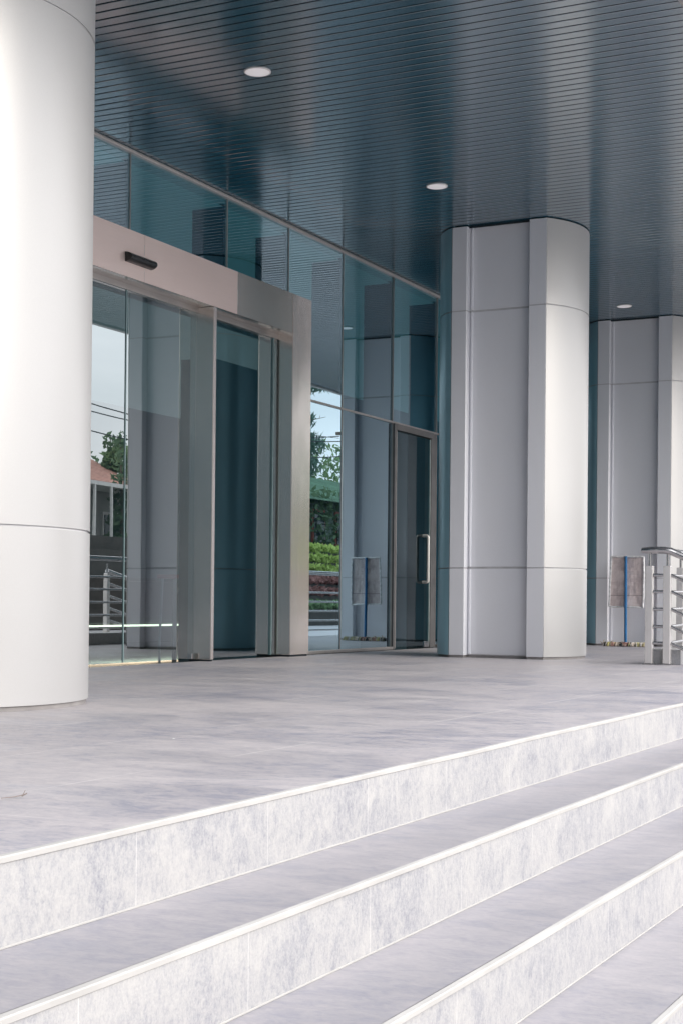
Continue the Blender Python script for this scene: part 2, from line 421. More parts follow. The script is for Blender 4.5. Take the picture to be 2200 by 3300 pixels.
dl = thing('downlight', '', 'ceiling light', (0,0,CZ))
b = MB(); n = 40; R1, R2 = .064, .057
for k in range(n):
    a0, a1 = 2*PI*k/n, 2*PI*(k+1)/n
    prof = [(R1, .0), (R1, -.004), (R1-.004, -.006), (R2, -.005)]
    for (ra, za), (rb, zb) in zip(prof, prof[1:]):
        b.face([(ra*math.cos(a0),ra*math.sin(a0),CZ+za),(ra*math.cos(a1),ra*math.sin(a1),CZ+za),(rb*math.cos(a1),rb*math.sin(a1),CZ+zb),(rb*math.cos(a0),rb*math.sin(a0),CZ+zb)], True)
b.build('trim_ring', simple('lamp_ring', (.75,.73,.72), .4), dl)
b = MB(); b.face([(R2*math.cos(2*PI*k/n), R2*math.sin(2*PI*k/n), CZ-.0048) for k in reversed(range(n))])
m, ntx, out = newmat('lamp_diffuser')
p = principled(ntx, out, ramp(ntx, noise(ntx, coords(ntx), 5, 2), [(0,(.78,.75,.76)),(1,(.84,.81,.82))]), .5)
p.inputs['Emission Color'].default_value = (1,.94,.95,1); p.inputs['Emission Strength'].default_value = .28
b.build('diffuser', m, dl)
lights = [(6.44,'round white downlight nearest the front, in the dark soffit beside the big left column'),
          (8.65,'round white downlight in the soffit up and left of the middle column'),
          (12.75,'small round white downlight in the soffit above the far column behind the blue pole')]
for i, (lx, lb) in enumerate(lights):
    o = dl if i == 0 else copy_tree(dl)
    o.location = Vector((lx, 3.605, CZ))*K; o['label'] = lb; o['group'] = 'round downlights in the soffit'

# ------------------------------------------------------------------ columns
def arc(x0, x1, y, sag, n, sgn):
    c = (x1-x0)/2; Rr = (c*c+sag*sag)/(2*sag); h0 = math.asin(c/Rr); cx = (x0+x1)/2
    pts = []
    for i in range(n+1):
        a = -h0+2*h0*i/n
        pts.append((cx+Rr*math.sin(a), y+sgn*(Rr*math.cos(a)-(Rr-sag))))
    return pts
TIERS = [(.016,.5890),(.5970,2.2960),(2.3040,2.859)]
CW = .77
def make_column():
    c = thing('clad_column', '', 'column', (0,0,0))
    def wall(b, pts, z0, z1, smooth, back=.012, inward=(0,1)):
        n = len(pts)
        vs = [(px,py,z0) for px,py in pts]+[(px,py,z1) for px,py in pts]
        b.mesh(vs, [(i,i+1,n+i+1,n+i) for i in range(n-1)], smooth)
        ix, iy = inward        # returns so that the joints have depth
        for zz in (z0, z1):
            b.mesh([(px,py,zz) for px,py in pts]+[(px+ix*back,py+iy*back,zz) for px,py in pts], [(i,i+1,n+i+1,n+i) for i in range(n-1)])
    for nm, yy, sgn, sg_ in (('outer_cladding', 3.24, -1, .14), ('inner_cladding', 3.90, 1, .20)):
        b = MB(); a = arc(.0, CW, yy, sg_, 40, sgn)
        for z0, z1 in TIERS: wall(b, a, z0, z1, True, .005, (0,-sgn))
        b.build(nm, M['clad'] if nm[0] == 'o' else M['cladtealrefl'], c)
    for side in (0, 1):
        sx_ = (lambda v: v) if side == 0 else (lambda v: CW-v)
        for y0, y1 in ((3.241,3.360),(3.790,3.899)):
            b = MB()
            for z0, z1 in TIERS:
                e = .004
                pr = [(.065,y0+.0),(e,y0),(0,y0+e),(0,y1-e),(e,y1),(.065,y1)]
                wall(b, [(sx_(px),py) for px,py in pr], z0, z1, False, .005, (1 if side == 0 else -1, 0))
            b.build('corner_strip', M['cladflat'], c)
        b = MB()
        for z0, z1 in TIERS:
            z0 += .006
            pr = [(.062,3.361),(.062,3.768),(.050,3.769),(.050,3.777),(.062,3.778),(.062,3.789)]
            wall(b, [(sx_(px),py) for px,py in pr], z0, z1, False, .005, (1 if side == 0 else -1, 0))
        b.build('side_panel', M['cladflat'], c)
    b = MB(); a = arc(.012, CW-.012, 3.252, .14, 30, -1)+list(reversed(arc(.012, CW-.012, 3.888, .14, 30, 1)))
    a2 = [q for q in a]
    # core stops short of every outer face; follows the recess
    core = arc(.006, CW-.006, 3.2455, .139, 40, -1)+[(CW-.006,3.355),(CW-.069,3.356),(CW-.069,3.796),(CW-.006,3.797)]+list(reversed(arc(.006, CW-.006, 3.8945, .199, 40, 1)))+[(.006,3.797),(.069,3.796),(.069,3.356),(.006,3.355)]
    b.prism(core, .0158, 2.852, caps=True); b.build('core', M['core'], c)
    b = MB(); b.prism(core, .0, .0156, caps=True); b.build('base_trim', M['basetrim'], c)
    b = MB(); neck = arc(.03, CW-.03, 3.27, .137, 24, -1)+list(reversed(arc(.03, CW-.03, 3.87, .19, 24, 1)))
    b.prism(neck, 2.852, CZ+.01, caps=False); b.build('shadow_neck', M['shadowgap'], c)
    return c
cols = [(3.835, 0, 'huge pale curved metal column cut off by the left edge of the picture'),
        (9.625, 0, 'tall silver-white column in the middle of the terrace beside the glass swing door'),
        (13.30, .095, 'far silver-grey column directly behind the blue pole with the pinkish board'),
        (16.95, .2, 'silver-grey column beyond the one behind the blue pole')]
cproto = make_column()
for i, (cx, dy_, lb) in enumerate(cols):
    o = cproto if i == 0 else copy_tree(cproto)
    o.location = Vector((cx,dy_,0))*K; o['label'] = lb; o['group'] = 'rounded metal-clad columns along the terrace'

# unseen block added at the near end to cut sky light on column sides
wg = thing('side_sky_blocker', 'unseen grey block added past the near end of the terrace to shade the column sides', 'building', (-7.5, 3, GZ))
b = MB(); b.box(-9,-6.5,-7,14,GZ,7.5); b.build('wall', simple('sky_blocker_grey', (.20,.21,.22), .5, 0, .1), wg)
for i in range(7):
    for j in range(4):
        b = MB(); b.box(-6.5,-6.47,-6.5+2.9*i,-4.1+2.9*i,-.4+2.0*j,1.2+2.0*j); b.build('window', M['dark'], wg)
# ------------------------------------------------------------------ curtain wall
GY = 4.86
MX = [-1.5, -.3, .9, 2.1, 3.3, 4.5, 5.4, 6.32, 7.24, 8.31, 9.12, 9.95, 10.83, 11.70, 12.56, 13.43, 14.30, 15.17, 16.04, 16.91, 17.78, 18.65, 19.52]
TZ = 1.737
PX0, PX1, PZ1 = 5.19, 9.21, 2.368
cw = thing('curtain_wall', 'teal tinted glass curtain wall with thin grey joints under the dark soffit', 'glass wall', (10, GY, 0))
DX0, DX1 = 10.83, 11.71
PT = .0125      # the glazing follows a very shallow curve: far panes turn slightly
def pane(x0, x1, z0, z1, mat=None):
    t = PT*(x1-x0)/2 if x0 >= 9.9 else 0
    b = MB(); b.face([(x0+.004,GY-t,z0),(x1-.004,GY+t,z0),(x1-.004,GY+t,z1),(x0+.004,GY-t,z1)]); return b.build('pane', mat or M['glass'], cw)
fins = []
for x0, x1 in zip(MX, MX[1:]):
    if x1 <= PX0+.3 or x0 >= PX1-.4:
        if x0 >= PX1-.4: pass
    inside = x0 >= PX0-.9 and x1 <= PX1+.05
    if inside:
        pane(max(x0, -2), x1, PZ1-.06, CZ-.02)
    else:
        pane(x0, x1, TZ+.006, CZ-.02)
        lo0, lo1 = x0, x1
        if x0 < PX1 < x1: lo0 = PX1
        if abs(x0-DX0) < .02: continue
        pane(lo0, lo1, .022, TZ-.006)
for x in MX[1:]:
    inside = PX0-.05 < x < PX1-.02
    b = MB(); b.box(x-.004, x+.004, GY-.006, GY+.012, PZ1-.05 if inside else .0, CZ-.012)
    b.build('mullion', M['alu'], cw)
    b = MB(); b.box(x-.016, x+.016, GY+.016, GY+.24, PZ1-.05 if inside else .0, CZ-.05)
    b.build('fin', M['dark'], cw)
b = MB(); b.box(PX1-.01, 20, GY-.010, GY+.03, TZ-.006, TZ+.008); b.build('transom', M['alu'], cw)
b = MB(); b.box(-1.5, 20, GY-.024, GY+.03, CZ-.020, CZ-.002, c=.005); b.build('head_rail', M['headrail'], cw)
b = MB(); b.box(PX1, DX0-.01, GY-.028, GY+.03, .0, .024, c=.003); b.box(DX1+.01, 20, GY-.028, GY+.03, 0, .024, c=.003); b.build('sill', M['alu'], cw)

# ------------------------------------------------------------------ stainless portal with sliding doors
PF = 4.73; HZ0 = 2.108
po = thing('sliding_door_portal', 'brushed stainless steel portal framing the automatic sliding glass doors', 'entrance portal', (7.2, 4.8, 0))
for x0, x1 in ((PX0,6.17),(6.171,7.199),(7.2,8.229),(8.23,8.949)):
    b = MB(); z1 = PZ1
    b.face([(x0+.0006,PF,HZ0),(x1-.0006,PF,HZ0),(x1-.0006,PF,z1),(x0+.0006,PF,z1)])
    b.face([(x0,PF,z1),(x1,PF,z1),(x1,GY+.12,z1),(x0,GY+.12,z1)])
    b.build('header_panel', M['steelgreyrefl'] if x1 > 8.5 or x1 < 6.3 else M['steelpinkrefl'], po)  # middle panels carry the painted pink reflection, end panels the grey one
b = MB(); b.box(PX0+.26, 8.949, PF+.004, GY-.02, HZ0-.0, HZ0+.012); b.build('soffit_panel', M['steel'], po)
b = MB(); b.box(PX0+.26, 8.949, GY-.02, GY+.10, HZ0-.03, HZ0+.1); b.build('track_box', M['alu'], po)
for x0, x1 in ((8.95,PX1),(PX0,PX0+.26)):
    b = MB(); b.box(x0, x1, PF, GY+.13, .012, PZ1 if x0 > 8 else HZ0-.001, c=.0025); b.build('post', M['steel'], po)
    b = MB(); b.box(x0+.0012, x1-.0012, PF-.0022, PF-.0004, .014, PZ1-.001 if x0 > 8 else HZ0-.002); b.build('lit_front_skin', M['steellit'], po)  # thin skin added to carry the painted brightness of the post front
    b = MB(); b.box(x0+.006, x1-.006, PF+.006, GY+.12, .0, .0119); b.build('post_foot', M['shadowgap'], po)
for x0, x1 in ((7.945,7.978),(6.422,6.455)):
    b = MB(); b.box(x0, x1, PF, GY+.03, .010, HZ0-.0015, c=.002); b.build('jamb', M['steel'], po)
    b = MB(); b.box(x0+.001, x1-.001, PF-.002, PF-.0004, .012, HZ0-.003); b.build('lit_front_skin', M['steellit'], po)  # thin skin added to carry the painted brightness of the jamb front
    b = MB(); b.box(x0+.004, x1-.004, PF+.005, GY+.02, 0, .0099); b.build('jamb_foot', M['shadowgap'], po)
for x0, x1, yy in ((7.202,7.944,GY-.012),(6.456,7.198,GY-.012),(7.98,8.949,GY-.004),(PX0+.262,6.42,GY-.004)):
    b = MB(); b.face([(x0,yy,.012),(x1,yy,.012),(x1,yy,HZ0-.03),(x0,yy,HZ0-.03)]); gp = b.build('glass_leaf', M['doorglass'], po)
    xe = x0 if x0 < 7.3 and x0 > 7 else (x1 if x0 < 7 else x0)
    b = MB(); b.box(xe-.002, xe+.002, yy-.004, yy+.004, .012, HZ0-.031); b.build('leaf_edge', M['glassedge'], gp)
b = MB(); b.box(8.905,8.913,GY-.014,GY+.006,.012,HZ0-.03); b.build('leaf_stile', M['glassedge'], po)
b = MB(); b.box(7.90,7.915,GY-.03,GY-.006,.012,.045, c=.002); b.build('floor_guide', M['polish'], po)

# sensor above the door
se = thing('motion_sensor', 'small black motion sensor bar with a tiny white mark on the steel header', 'sensor', (7.135, PF, 2.215))
b = MB(); sx0, sx1, zc = 7.008, 7.262, 2.213; nseg = 14
prof = []
for i in range(nseg+1):
    a = PI/2+PI*i/nseg
    prof.append((PF+.001+.046*math.cos(a)*1.0, zc+.026*math.sin(a)))
npf = len(prof)
vs = [(sx0,py,pz) for py,pz in prof]+[(sx1,py,pz) for py,pz in prof]
b.mesh(vs, [(i,i+1,npf+i+1,npf+i) for i in range(npf-1)], True)
b.face([(sx0,py,pz) for py,pz in prof]); b.face([(sx1,py,pz) for py,pz in reversed(prof)])
b.build('housing', simple('sensor_black', (.012,.014,.016), .3), se)
b = MB()
for i in range(4, 9):
    (y0,z0),(y1,z1) = prof[i], prof[i+1]
    b.face([(sx0+.02,y0-.0015,z0),(sx1-.006,y0-.0015,z0),(sx1-.006,y1-.0015,z1),(sx0+.02,y1-.0015,z1)], True)
b.build('lens', simple('sensor_lens', (.03,.035,.04), .15), se)
b = MB(); y0, z0 = prof[3]; y1, z1 = prof[4]
for j, (a0, a1) in enumerate(((7.196,7.206),(7.209,7.215),(7.218,7.226),(7.229,7.238))):
    b.face([(a0,y0-.004,z0-.004),(a1,y0-.004,z0-.004),(a1,y0-.0035,z0+.001),(a0,y0-.0035,z0+.001)])
b.build('mark', simple('sensor_mark', (.75,.75,.75), .5), se)

# ------------------------------------------------------------------ swing door
do = thing('swing_door', 'dark framed glass swing door with a steel bow handle, left of the middle column', 'door', (11.27, GY, 0))
b = MB(); b.box(10.832,10.866,GY-.022,GY+.05,0,TZ-.007, c=.002); b.box(11.60,11.706,GY-.004,GY+.055,0,TZ-.007, c=.002); b.box(10.866,11.60,GY-.022,GY+.05,TZ-.052,TZ-.007)
b.build('frame', M['bronze'], do)
b = MB(); b.box(10.868,10.885,GY-.018,GY+.02,.01,TZ-.055); b.build('hinge_stile', M['alu'], do)
b = MB(); b.face([(10.888,GY-.006,.018),(11.555,GY-.006,.018),(11.555,GY-.006,TZ-.062),(10.888,GY-.006,TZ-.062)]); lf = b.build('glass_leaf', M['swingglass'], do)
b = MB(); b.box(11.555,11.562,GY-.012,GY,.018,TZ-.062); b.build('leaf_edge', simple('pale_glass_edge', (.55,.62,.60), .2), lf)
b = MB(); hx, yo, z0, z1, rr = 11.43, .052, .525, .895, .0125
pts = []
for (cyy, czz, a0, a1) in ((GY-yo+.018, z0+.018, -PI/2, -PI), (GY-yo+.018, z1-.018, PI, PI/2)):
    for i in range(7):
        a = a0+(a1-a0)*i/6; pts.append((hx, cyy+.018*math.cos(a), czz+.018*math.sin(a)))
pts = [(hx, GY-.006, z0)]+pts+[(hx, GY-.006, z1)]
b.tube(pts, rr, 12); b.build('handle', simple('handle_steel', (.80,.775,.73), .3, .3, .05), do)
b = MB(); b.box(11.465,11.556,GY-.014,GY+.004,.006,.055, c=.003); b.build('patch_fitting', M['polish'], do)

m, ntc, out = newmat('lobby_ceiling_fill_glow')
p = principled(ntc, out, ramp(ntc, noise(ntc, coords(ntc), .4, 2), [(.3,(.72,.75,.74)),(.7,(.82,.84,.83))]), .8)
p.inputs['Emission Color'].default_value = (.95,1,.97,1); p.inputs['Emission Strength'].default_value = .15  # faint glow added to brighten the lobby behind the clerestory glass
M['lobbyceil'] = m
# ------------------------------------------------------------------ lobby behind the glass
b = MB(); b.box(-2,20,GY-.028,11,-.05,-.002); b.v = b.v; struct(b.build('lobby_floor', simple('lobby_floor_tile', (.19,.19,.185), .075, 0, .1, .5)))
lw_ = simple('lobby_wall_paint', (.10,.15,.17), .6, 0, .1)
b = MB(); b.face([(-2,11,0),(20,11,0),(20,11,CZ),(-2,11,CZ)]);
struct(b.build('lobby_wall', lw_))
b = MB(); b.face([(-2,GY+.02,2.80),(-2,11,2.80),(20,11,2.80),(20,GY+.02,2.80)]); struct(b.build('lobby_ceiling', M['lobbyceil']))
iw = MB(); iw.box(10.10,16.5,6.02,6.3,-.001,2.2); o = iw.build('partition_wall', simple('dark_stone', (.03,.085,.11), .35, 0, .25, 1.5), None, (13,6.1,0))
tag(o, 'dark stone partition wall seen dimly behind the right door pane', 'wall')
rc = thing('reception_counter', 'long dark reception counter with a glowing strip along its foot, inside the left door pane', 'counter', (10.9,7.3,0))
b = MB(); b.box(9.4,12.4,7.22,7.8,.165,.52, c=.006); b.build('body', simple('counter_stone', (.05,.07,.075), .3, 0, .2, 2), rc)
b = MB(); b.box(9.35,12.45,7.18,7.84,.521,.545, c=.003); b.build('top', simple('counter_top', (.10,.12,.12), .25), rc)
b = MB(); b.box(9.5,12.3,7.36,7.7,.0,.1649); b.build('toe_kick', M['shadowgap'], rc)
b = MB(); b.box(9.42,12.38,7.205,7.219,.140,.156); b.build('light_strip', mat_emit('led_warm', (1,.80,.56), 5), rc)
def stool():
    s = thing('bar_stool', 'tall stool with a red seat and slim metal legs inside the left door pane', 'stool', (10.25,6.43,0))
    b = MB(); b.box(10.13,10.37,6.34,6.52,.53,.56, c=.008); b.build('seat', simple('red_seat', (.45,.05,.03), .4), s)
    for dx in (-1,1):
        for dy in (-1,1):
            b = MB(); b.tube([(10.25+dx*.085,6.43+dy*.06,.53),(10.25+dx*.10,6.43+dy*.075,0)], .010, 8); b.build('leg', simple('stool_leg', (.5,.52,.54), .4, .5), s)
        b = MB(); b.tube([(10.25-dx*.088,6.43-.062,.40),(10.25+dx*.03,6.43-.062,.53)], .006, 8); b.build('brace', M['alu'], s)
    return s
stool()

# ------------------------------------------------------------------ railing at the right end of the terrace
RX, RY = 9.305, 2.465
ra = thing('stair_railing', 'stainless steel railing with paired square posts and curved handrail at the right edge', 'railing', (RX, RY, 0))
def post(parent, x, y, z0, z1, wdt=.044, base=True):
    b = MB(); b.box(x-wdt/2, x+wdt/2, y-wdt/2, y+wdt/2, z0+.006, z1, c=.003); p = b.build('post', M['postrail'], parent)
    if base:
        b = MB(); b.box(x-.034, x+.034, y-.034, y+.034, z0, z0+.0059, c=.0015); b.build('base_plate', M['polish'], p)
    b = MB(); b.tube([(x,y,z1-.001),(x,y,z1+.085)], .0085, 10); b.build('spigot', M['polish'], p)
ZB = [.13,.23,.335,.44,.54]
post(ra, RX, 2.468, 0, .595); post(ra, RX+.012, 2.362, 0, .595); post(ra, 9.93, 2.432, .092, .60)
def bar(parent, pts, r=.010, nm='rail_bar'):
    b = MB(); b.tube(pts, r, 10); b.build(nm, M['polish'], parent)
for z in ZB:
    bar(ra, [(RX,2.446,z),(RX+.012,2.384,z)])
    bar(ra, [(RX+.034,2.366,z),(9.93,2.41,z+.005),(12.6,2.41,z+.005)])
    bar(ra, [(RX+.012,2.340,z),(RX+.02,1.55,z-.36)])
for xx in (10.9, 11.9, 12.6): post(ra, xx, 2.432, 0, .60)
for yy in (1.95, 1.55):
    dz = (2.34-yy)*.36/.79
    post(ra, RX+.018, yy, -.6, .575-dz, base=False)
hr = []
for i in range(9):
    a = PI*i/8
    hr.append((9.30+.63*0, 0, 0))
b = MB(); HZ = .690
pts = [(9.30,2.515,HZ),(9.30,2.46,HZ),(9.305,2.38,HZ),(9.312,2.345,HZ-.006),(9.318,2.31,HZ-.022),(9.33,1.5,HZ-.395)]
b.tube(pts, [.016,.0215,.0215,.0215,.0215,.0215], 16); b.build('handrail', M['polish'], ra)
b = MB(); b.tube([(9.33,2.345,HZ-.004),(9.45,2.40,HZ),(9.93,2.432,HZ+.004),(12.7,2.432,HZ+.004)], .0205, 14); b.build('handrail', M['polish'], ra)
pl = MB(); pl.box(9.34,12.8,2.285,2.502,.0005,.092, c=.003)
o = pl.build('railing_plinth', M['risers'][4], None, (11,2.4,0)); tag(o, 'low grey tiled plinth between the feet of the steel railing posts', 'plinth')

# railing beyond, seen mirrored in the glass
r2 = thing('ramp_railing', 'second steel railing sloping beside the ramp, mirrored in the sliding door glass', 'railing', (14, 1.5, -.16))
for xx in (12.9, 14.2, 16.3, 17.9):
    post(r2, xx, 2.18, -.16, .56)
for z in (.06,.16,.26,.36,.46): bar(r2, [(12.9,2.18,z),(17.9,2.18,z)], .011)
bar(r2, [(12.8,2.18,.67),(18.0,2.18,.67)], .023, 'handrail')
for j in range(6): bar(r2, [(11.7,1.62,.62-.11*j),(13.1,1.62,.36-.11*j)], .012 if j else .02, 'handrail' if j == 0 else 'rail_bar')
for xx in (11.7, 12.4, 13.1): post(r2, xx, 1.62, -.16, .60-(xx-11.7)*.19, base=False)

# ------------------------------------------------------------------ makeshift stand before the far column
SX = 13.10
sg = thing('board_stand', 'blue pole carrying a worn pinkish board with silver taped edges on a ragged striped foot', 'stand', (SX,3.67,0))
b = MB(); b.tube([(SX,3.668,.03),(SX+.002,3.671,.40),(SX,3.672,.777)], .0125, 12); b.build('pole', simple('blue_pole', (.02,.15,.36), .35, 0, .2, 12), sg)
rnd = random.Random(5)
b = MB(); b.box(SX-.03,SX+.025,3.60,3.72,.006,.034, c=.005); b.build('foot_block', simple('foot_block_brown', (.35,.17,.14), .65, 0, .25, 14), sg)
cols_ = [(.03,.03,.035),(.58,.52,.24),(.42,.25,.21),(.58,.50,.42),(.03,.03,.03),(.42,.22,.18),(.04,.04,.04),(.62,.58,.54),(.62,.57,.30),(.58,.55,.52),(.46,.40,.24)]
mm = [simple('rag_%d' % i, c_, .85, 0, .25, 40) for i, c_ in enumerate(cols_)]
b = MB()
for i in range(110):
    y = 3.468+.395*i/109+rnd.uniform(-.004,.004); t = (3.863-y)/.395
    ci = min(len(mm)-1, int(t*len(mm)))
    if rnd.random() < .25: ci = rnd.choice([1,3,7,8,9])
    xx = SX+rnd.uniform(-.010,.010)
    tw = rnd.uniform(-.012,.012)
    pts = []
    for j in range(8):
        q = -.25+PI*1.25*j/7
        pts.append((xx-.034*math.cos(q), y+tw*math.cos(q)+rnd.uniform(-.001,.001), max(.004, .007+.028*math.sin(q)+rnd.uniform(-.0015,.002))))
    b.tube(pts, .0045, 6, mi=ci)
for (y0,z0,y1,z1) in ((3.862,.02,3.884,.045),(3.855,.03,3.846,.058),(3.80,.03,3.76,.05),(3.75,.01,3.70,.032),(3.70,.03,3.685,.045)):
    b.tube([(SX-.02,y0,z0),(SX-.03,(y0+y1)/2,(z0+z1)/2+.005),(SX-.028,y1,z1)], [.004,.005,.002], 5, mi=3)
b.build('rag_wrapping', mm, sg)
def board_mat():
    m, nt, out = newmat('pink_board')
    v = coords(nt); n1 = noise(nt, coords(nt,(1,1,1)), 5, 6, .65, .5); n2 = noise(nt, coords(nt,(1,2,.4)), 16, 5, .7)
    s = math_(nt, 'ADD', math_(nt, 'MULTIPLY', n1, .6), math_(nt, 'MULTIPLY', n2, .4))
    c = ramp(nt, s, [(.36,(.52,.42,.42)),(.52,(.80,.69,.67)),(.66,(.88,.79,.77))])
    x, y, z = sepxyz(nt, v)
    cr_ = math_(nt, 'LESS_THAN', math_(nt, 'ABSOLUTE', math_(nt, 'SUBTRACT', z, math_(nt, 'ADD', .60, math_(nt, 'MULTIPLY', n1, .02)))), .004)
    c = mixc(nt, math_(nt, 'MULTIPLY', cr_, .6), c, (.20,.14,.14))
    principled(nt, out, c, .75, 0, bump=s, bump_s=.5, bump_d=.012); return m
BX = 13.122
cor = [(3.819,.344),(3.521,.338),(3.519,.772),(3.803,.776)]   # (y,z) lower-left, lower-right, upper-right, upper-left
b = MB()
nu, nv = 10, 14; rnd = random.Random(9)
grid = {}
for i in range(nu+1):
    for j in range(nv+1):
        u, v = i/nu, j/nv
        y = (cor[0][0]*(1-u)+cor[1][0]*u)*(1-v)+(cor[3][0]*(1-u)+cor[2][0]*u)*v
        z = (cor[0][1]*(1-u)+cor[1][1]*u)*(1-v)+(cor[3][1]*(1-u)+cor[2][1]*u)*v
        grid[i,j] = (BX-.002+.004*rnd.uniform(-1,1), y, z)
for i in range(nu):
    for j in range(nv):
        b.face([grid[i,j],grid[i+1,j],grid[i+1,j+1],grid[i,j+1]], True)
bd = b.build('board', board_mat(), sg)
tm = simple('silver_tape', (.80,.81,.83), .42, .25, .25, 25)
for (a, c_) in ((0,1),(1,2),(2,3),(3,0)):
    b = MB(); (y0,z0),(y1,z1) = cor[a], cor[c_]; n = 14; pts = []
    for i in range(n+1):
        t = i/n; pts.append((BX-.008+rnd.uniform(-.001,.001), y0+(y1-y0)*t+rnd.uniform(-.002,.002), z0+(z1-z0)*t+rnd.uniform(-.002,.002)))
    b.tube(pts, .0085, 6, smooth=False); b.build('taped_edge', tm, bd)

# ------------------------------------------------------------------ litter on the terrace
b = MB(); b.tube([(2.300,1.790,.004),(2.328,1.782,.004),(2.350,1.781,.005),(2.362,1.785,.012)], [.0008,.0010,.0010,.0006], 6); b.tube([(2.346,1.781,.004),(2.353,1.774,.008)], [.002,.001], 5)
tag(b.build('twig', simple('twig_bark', (.26,.22,.20), .8), None, (2.33,1.78,0)), 'short dry twig lying on the terrace near the left edge', 'twig')
b = MB(); b.face([(3.480,2.172,.002),(3.487,2.171,.003),(3.488,2.178,.0035),(3.482,2.179,.002)])
tag(b.build('paper_scrap', simple('paper', (.8,.8,.78), .7), None, (3.485,2.175,0)), 'tiny white paper scrap on the open terrace floor', 'litter')

# ------------------------------------------------------------------ street side, mirrored in the glass
def leafmesh(b, c, rad, n, size, rnd, droop=0, hollow=.35, elong=1.6):
    for _ in range(n):
        while True:
            p = Vector((rnd.uniform(-1,1), rnd.uniform(-1,1), rnd.uniform(-1,1)))
            if hollow < p.length <= 1: break
        q = Vector(c)+Vector((p.x*rad[0], p.y*rad[1], p.z*rad[2]))
        a = Vector((rnd.uniform(-1,1), rnd.uniform(-1,1), rnd.uniform(-1,1)-droop)).normalized()
        s_ = a.cross(Vector((rnd.uniform(-1,1), rnd.uniform(-1,1), rnd.uniform(-1,1)))).normalized()
        l = size*rnd.uniform(.6,1.4)
        b.face([q-a*l*elong*.5, q+s_*l*.35, q+a*l*elong*.5, q-s_*l*.35])
bark = simple('bark', (.13,.10,.08), .9, 0, .3, 8, .4)
LF = {'dark': mat_leaf('leaf_dark', (.07,.115,.07), (.16,.235,.14)), 'mid': mat_leaf('leaf_mid', (.11,.17,.09), (.24,.35,.18)),
      'lime': mat_leaf('leaf_lime', (.22,.32,.07), (.48,.58,.20)), 'red': mat_leaf('leaf_red', (.20,.09,.08), (.42,.24,.22)),
      'pink': mat_leaf('bract_pink', (.55,.08,.22), (.75,.20,.36)), 'needle': mat_leaf('leaf_needle', (.09,.16,.13), (.20,.29,.25))}
def tree(name, label, cat, base, h, clumps, leaf, n, size, seed, branches=7, group=None, tr=.09, elong=1.6, droop=0):
    rnd = random.Random(seed); t = thing(name, label, cat, base, group)
    bx_, by_, bz_ = base
    b = MB(); b.tube([(bx_,by_,bz_),(bx_+.05,by_,bz_+h*.4),(bx_-.03,by_+.04,bz_+h*.7),(bx_,by_,bz_+h*.92)], [tr,tr*.75,tr*.5,tr*.2], 8)
    for (c, rad) in clumps[:branches]:
        z0 = min(c[2]-.2, bz_+h*rnd.uniform(.35,.7)); m_ = Vector(((bx_+c[0])/2, (by_+c[1])/2, (z0+c[2])/2+.15))
        b.tube([(bx_,by_,z0), tuple(m_), c], [tr*.4,tr*.25,tr*.08], 6)
    b.build('trunk', bark, t)
    b = MB(); tot = sum(r[0]*r[1]*r[2] for _, r in clumps)
    for c, rad in clumps: leafmesh(b, c, rad, max(30, int(n*rad[0]*rad[1]*rad[2]/tot)), size, rnd, droop=droop, elong=elong)
    b.build('crown', LF[leaf], t)
    return t
def clumps(rnd, c, R_, n, r):
    out = []
    for _ in range(n):
        a = rnd.uniform(0,2*PI); q = math.sqrt(rnd.random()); z = rnd.uniform(-1,1)
        k = r*rnd.uniform(.6,1.25)
        out.append(((c[0]+R_[0]*q*math.cos(a), c[1]+R_[1]*q*math.sin(a), c[2]+R_[2]*z), (k,k,k*.75)))
    return out
rnd = random.Random(21)
# feathery she-oak whose boughs show above the small house
cs = [((41.0,-12,6.6),(.55,.6,.5)),((41.6,-12.1,5.9),(.6,.6,.35)),((42.0,-12,5.2),(.7,.6,.4)),((41.8,-12,4.5),(.6,.6,.35)),((41.2,-12,4.1),(.6,.6,.4)),((40.0,-12,7.2),(.9,.9,.8)),((39.6,-12.4,5.6),(1.1,1,1)),((40.4,-12,8.0),(.7,.7,.6)),((42.5,-12,7.1),(.5,.6,.25)),((39.0,-12,4.4),(.9,.9,.6))]
t = tree('feathery_tree', 'feathery grey-green tree with drooping boughs mirrored in the glass right of the portal', 'tree', (40.2,-12,GZ), 8.6, cs, 'needle', 9500, .075, 3, branches=10, tr=.16, elong=4.5, droop=.6)
b = MB()
for i in range(16):
    z = rnd.uniform(4.2,8.2); e = Vector((rnd.uniform(41.6,43.6), -12+rnd.uniform(-.5,.5), z+rnd.uniform(-.5,.9)))
    s0 = Vector((40.2,-12,z-.3)); mid = (s0+e)/2+Vector((0,0,rnd.uniform(-.1,.35)))
    b.tube([s0,mid,e], [.035,.02,.006], 5)
    for _ in range(3):
        q = mid.lerp(e, rnd.random()); b.tube([q, q+Vector((rnd.uniform(-.1,.5),0,rnd.uniform(-.5,.5)))], [.009,.003], 4)
b.build('bare_boughs', bark, t)
rnd = random.Random(31)
for i, (x, y, h, R_, lf, lb) in enumerate([
    (28.95,-9.4,4.9,.62,'mid','tall narrow green tree mirrored beside the joint of the sliding doors'),
    (23.6,-11,5.6,1.3,'dark','dark round tree behind the red-roofed house'),
    (34.2,-13,5.6,1.6,'dark','dark green tree between the two houses across the driveway'),
    (46.5,-13,6.5,1.9,'mid','broad green tree beyond the vine-covered house'),
    (54,-15,7.5,2.3,'dark','big dark tree at the far end of the street')]):
    c = (x, y, GZ+h*.62); tree('garden_tree', lb, 'tree', (x,y,GZ), h, clumps(rnd, c, (R_*.8,R_*.8,h*.30), 14, R_*.55), lf, 2600, .15, 40+i, 5)
